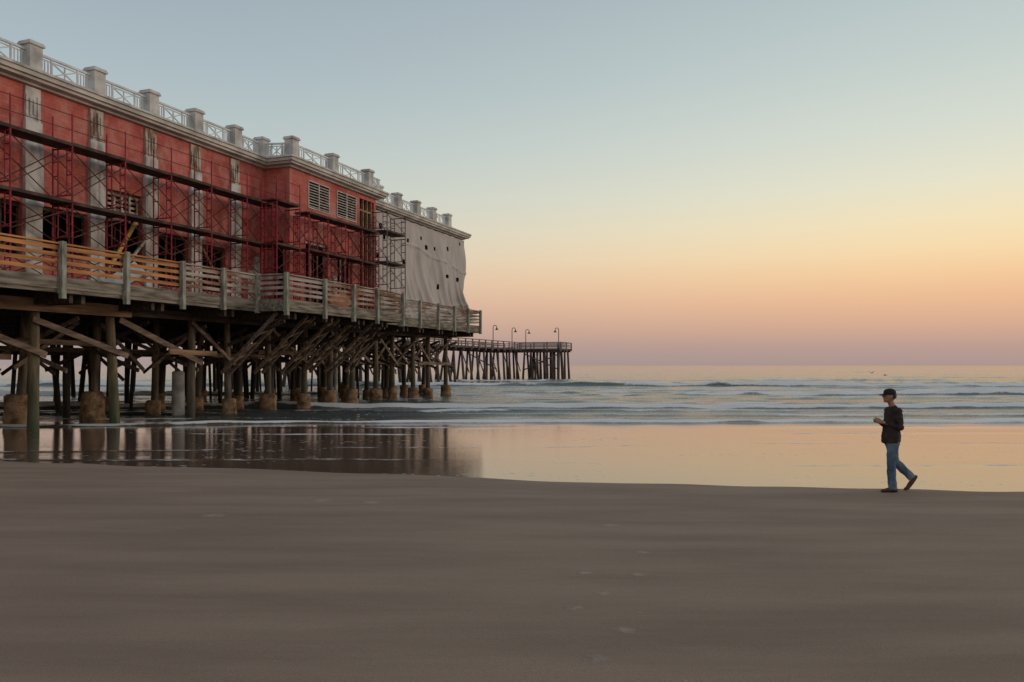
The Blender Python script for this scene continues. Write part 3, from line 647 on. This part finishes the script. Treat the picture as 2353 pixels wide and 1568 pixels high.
LG={-1:[(-.0,-.09,.9),(-.05,-.09,.49),(-.03,-.09,.09)],1:[(.02,.09,.9),(.11,.09,.51),(.39,.09,.235)]}
for s,(h,k,a) in LG.items():
    b.loft([(*h,.085,.085),(*[(h[i]+k[i])/2 for i in range(3)],.07,.07),(*k,.052,.05),(k[0]*.6+a[0]*.4+(.02 if s<0 else .0),k[1],k[2]*.6+a[2]*.4,.052,.048),(*a,.034,.03)])
b.loft([(.02,-.09,.045,.03,.028),(-.03,-.09,.06,.04,.032),(-.10,-.09,.045,.03,.04),(-.165,-.092,.03,.018,.042),(-.2,-.092,.028,.012,.034)],12)
RX=.06
b.loft([(.385+RX,.09,.26,.03,.026),(.345+RX,.09,.20,.036,.032),(.30+RX,.09,.12,.028,.038),(.262+RX,.09,.06,.02,.042),(.225+RX,.09,.034,.013,.036)],12)
body=b.build('body','skin',man); remesh(body,.0065,3)
s_=MB()
s_.loft([(-.005,0,.86,.142,.18),(-.008,0,.89,.150,.185),(-.006,0,.95,.150,.183),(.0,0,1.05,.140,.172),(.015,0,1.2,.138,.172),(.028,0,1.35,.126,.188),(.03,0,1.42,.102,.174),(.022,0,1.465,.068,.11),(.012,0,1.495,.060,.064)],24)
for s,(a,e,wr) in SH.items():
    w2=[wr[i]*.93+e[i]*.07 for i in range(3)]
    s_.ell(a,(.076,.066,.068)); s_.loft([(*a,.070,.062),(a[0]*.5+e[0]*.5+.005,(a[1]+e[1])/2,(a[2]+e[2])/2,.066,.058),(e[0]+.005,e[1],e[2],.057,.05),(*[(wr[i]+e[i])/2 for i in range(3)],.051,.045),(*w2,.036,.034)]); s_.ell(e,(.058,.051,.056))
sh=s_.build('shirt','shirt',man); remesh(sh,.009,3)
t_=bpy.data.textures.new('folds','CLOUDS'); t_.noise_scale=.09
dm=sh.modifiers.new('d','DISPLACE'); dm.texture=t_; dm.strength=.034; dm.mid_level=.5
jn=MB()
jn.loft([(.0,0,.96,.112,.15),(.005,0,.88,.12,.158),(.01,0,.8,.11,.15)],20)
jn.loft([(.0,-.085,.9,.105,.085),(-.03,-.09,.7,.090,.085),(-.052,-.09,.5,.074,.07),(-.04,-.09,.3,.077,.068),(-.028,-.09,.13,.074,.064),(-.026,-.09,.05,.078,.066)])
jn.loft([(.02,.085,.9,.105,.085),(.062,.09,.7,.091,.085),(.11,.09,.51,.075,.07),(.235,.09,.385,.073,.068),(.36,.09,.27,.070,.062),(.40,.09,.225,.072,.064)])
je=jn.build('jeans','denim',man); remesh(je,.009,3)
dm=je.modifiers.new('d','DISPLACE'); dm.texture=t_; dm.strength=.026; dm.mid_level=.5
cp=MB(); cx,cz=-.03,1.695; n=18
prof=[(.97,-.012),(.99,.01),(.98,.035),(.89,.062),(.66,.084),(.3,.094),(.02,.096)]
vs=[];fs=[]
for r,z in prof:
    for i in range(n):
        t=2*math.pi*i/n; vs.append((cx+r*.107*math.cos(t),r*.088*math.sin(t),cz+z))
for j in range(len(prof)-1):
    for i in range(n): fs.append((j*n+i,j*n+(i+1)%n,(j+1)*n+(i+1)%n,(j+1)*n+i))
cp.add(vs,fs+[tuple(range((len(prof)-1)*n,len(prof)*n))])
cap=cp.build('cap','cap',man,smooth=True)
m=MB(); top=[];bot=[]
for i in range(9):
    t=-1+2*i/8; y=t*.07; x0=cx-.105*math.sqrt(max(0,1-(y/.09)**2))+.016; x1=cx-.100-.08*math.sqrt(max(0,1-t*t*.85))
    top.append((x0,y,cz+.004)); bot.append((x1,y,cz-.020-.012*t*t))
vs=top+bot+[(x,y,z+.009) for x,y,z in top+bot]
fs=[(i,i+1,9+i+1,9+i) for i in range(8)]+[(18+i,27+i,27+i+1,18+i+1) for i in range(8)]+[(9+i,9+i+1,27+i+1,27+i) for i in range(8)]
m.add(vs,fs).build('cap_brim','cap',cap,smooth=False)
h=MB().ell((-.008,0,1.662),(.092,.081,.086),16,12); hb=h.build('hair','hair',man,smooth=True)
bm=bmesh.new(); bm.from_mesh(hb.data); bmesh.ops.delete(bm,geom=[v for v in bm.verts if v.co.x<-.045 or v.co.z<1.615],context='VERTS'); bm.to_mesh(hb.data); bm.free()
for s in (-1,1): MB().ell((-.134,s*.03,1.668),(.008,.011,.007),8,6).build('eye','cap',man,smooth=True)
m=MB().loft([(.055,-.09,.03,.03,.036),(.03,-.09,.045,.042,.042),(-.03,-.09,.052,.05,.044),(-.10,-.09,.042,.038,.05),(-.165,-.092,.032,.028,.052),(-.205,-.092,.026,.022,.044),(-.225,-.092,.022,.014,.025)],14)
m.build('shoe','shoe',man,smooth=True)
m=MB().loft([(.425+RX,.09,.255,.02,.03),(.40+RX,.09,.245,.038,.036),(.352+RX,.09,.183,.045,.042),(.305+RX,.09,.11,.038,.048),(.262+RX,.09,.05,.030,.052),(.225+RX,.09,.028,.022,.046),(.205+RX,.09,.02,.012,.03)],14)
m.build('shoe','shoe',man,smooth=True)
ph=MB().beam((-.045,0,-.004),(.045,0,.004),.085,.02); po=ph.build('phone','phone'); po.location=(px-.255,py,zp+1.245); po.rotation_euler=(0,.2,0)
bv=po.modifiers.new('b','BEVEL'); bv.width=.006; bv.segments=2
tag(po,"small pale device held in the walking man's hands",'phone')
def gull(loc,label,rz,fl):
    r=thing('seagull',label,'bird',loc,rz,'gulls over the surf')
    g=MB().loft([(-.24,0,.0,.01,.01),(-.17,0,.01,.045,.04),(0,0,0,.07,.06),(.16,0,.0,.04,.04),(.28,0,.01,.01,.05)],10)
    for s in (-1,1):
        pts=[(0,s*.05,.02,.09),(-.03,s*.32,.02+fl,.075),(.05,s*.62,.02+fl*.6,.015)]
        vs=[];fs=[]
        for x,y,z,w in pts: vs += [(x-w,y,z),(x+w,y,z),(x+w,y,z+.012),(x-w,y,z+.012)]
        for k in range(2):
            for q in range(4): fs.append((k*4+q,k*4+(q+1)%4,k*4+4+(q+1)%4,k*4+4+q))
        g.add(vs,fs)
    g.build('body','gull',r,smooth=False)
gull(((2003-1176.5)/1830*95,95,1.3),'small gull flying low over the surf beyond the walking man',.5,.16)
gull(((2034-1176.5)/1830*105,105,.9),'small gull skimming the water right of the other gull',-.4,.1)
# ------------------------------------------------------------------ WORLD
w=bpy.data.worlds.new('World'); S.world=w; w.use_nodes=True; nt=w.node_tree; lk=nt.links.new
bg=nt.nodes['Background']; tc=nd(nt,'ShaderNodeTexCoord'); nv=nd(nt,'ShaderNodeVectorMath',operation='NORMALIZE'); lk(tc.outputs['Generated'],nv.inputs[0])
sp=nd(nt,'ShaderNodeSeparateXYZ'); lk(nv.outputs[0],sp.inputs[0])
P=[0,.022,.044,.076,.103,.13,.162,.203,.2585,.33,.417,1]
LF=[(164,148,147),(175,153,148),(193,163,150),(213,181,161),(221,194,170),(219,203,182),(211,208,193),(199,206,198),(185,198,198),(170,187,194),(159,174,185),(150,160,170)]
RT=[(170,149,144),(189,155,144),(216,169,142),(240,187,144),(249,204,153),(251,219,169),(246,227,185),(232,228,202),(215,221,208),(197,209,205),(179,195,198),(152,161,170)]
def ramp(cols):
    r=nd(nt,'ShaderNodeValToRGB'); e=r.color_ramp.elements
    e[0].position=P[0]; e[0].color=L(*cols[0]); e[1].position=1; e[1].color=L(*cols[-1])
    for p,c in zip(P[1:-1],cols[1:-1]): x=e.new(p); x.color=L(*c)
    lk(sp.outputs[2],r.inputs[0]); return r
ra,rb=ramp(LF),ramp(RT)
at=nd(nt,'ShaderNodeMath',operation='ARCTAN2'); lk(sp.outputs[0],at.inputs[0]); lk(sp.outputs[1],at.inputs[1])
mr=nd(nt,'ShaderNodeMapRange'); mr.interpolation_type='SMOOTHSTEP'; lk(at.outputs[0],mr.inputs[0]); mr.inputs[1].default_value=-.5; mr.inputs[2].default_value=.62
mx=nd(nt,'ShaderNodeMix',data_type='RGBA'); lk(mr.outputs[0],mx.inputs[0]); lk(ra.outputs[0],mx.inputs[6]); lk(rb.outputs[0],mx.inputs[7])
lk(mx.outputs[2],bg.inputs[0]); bg.inputs[1].default_value=.98
sk=nd(nt,'ShaderNodeTexSky'); sk.sky_type='NISHITA'; sk.sun_disc=False; sk.sun_elevation=math.radians(4); sk.sun_rotation=math.radians(65)
b2=nd(nt,'ShaderNodeBackground'); lk(sk.outputs[0],b2.inputs[0]); b2.inputs[1].default_value=.003
ash=nd(nt,'ShaderNodeAddShader'); lk(bg.outputs[0],ash.inputs[0]); lk(b2.outputs[0],ash.inputs[1]); lk(ash.outputs[0],nt.nodes['World Output'].inputs[0])
sl=bpy.data.lights.new('sun','SUN'); sl.energy=.6; sl.angle=math.radians(14); sl.color=(1,.80,.64)
so=bpy.data.objects.new('sun',sl); C.objects.link(so)
az=math.radians(72); el=math.radians(11); dirv=Vector((math.sin(az)*math.cos(el),math.cos(az)*math.cos(el),math.sin(el)))
so.rotation_euler=dirv.to_track_quat('Z','Y').to_euler(); so.location=(30,10,20)
cd=bpy.data.cameras.new('camera'); cd.lens=28; cd.sensor_width=36; cd.shift_y=56/2353; cd.clip_end=30000; cd.clip_start=.1
co=bpy.data.objects.new('camera',cd); C.objects.link(co); co.location=(0,0,2.2); co.rotation_euler=(math.pi/2,0,0); S.camera=co
S.view_settings.view_transform='Standard'; S.view_settings.look='None'; S.view_settings.exposure=0
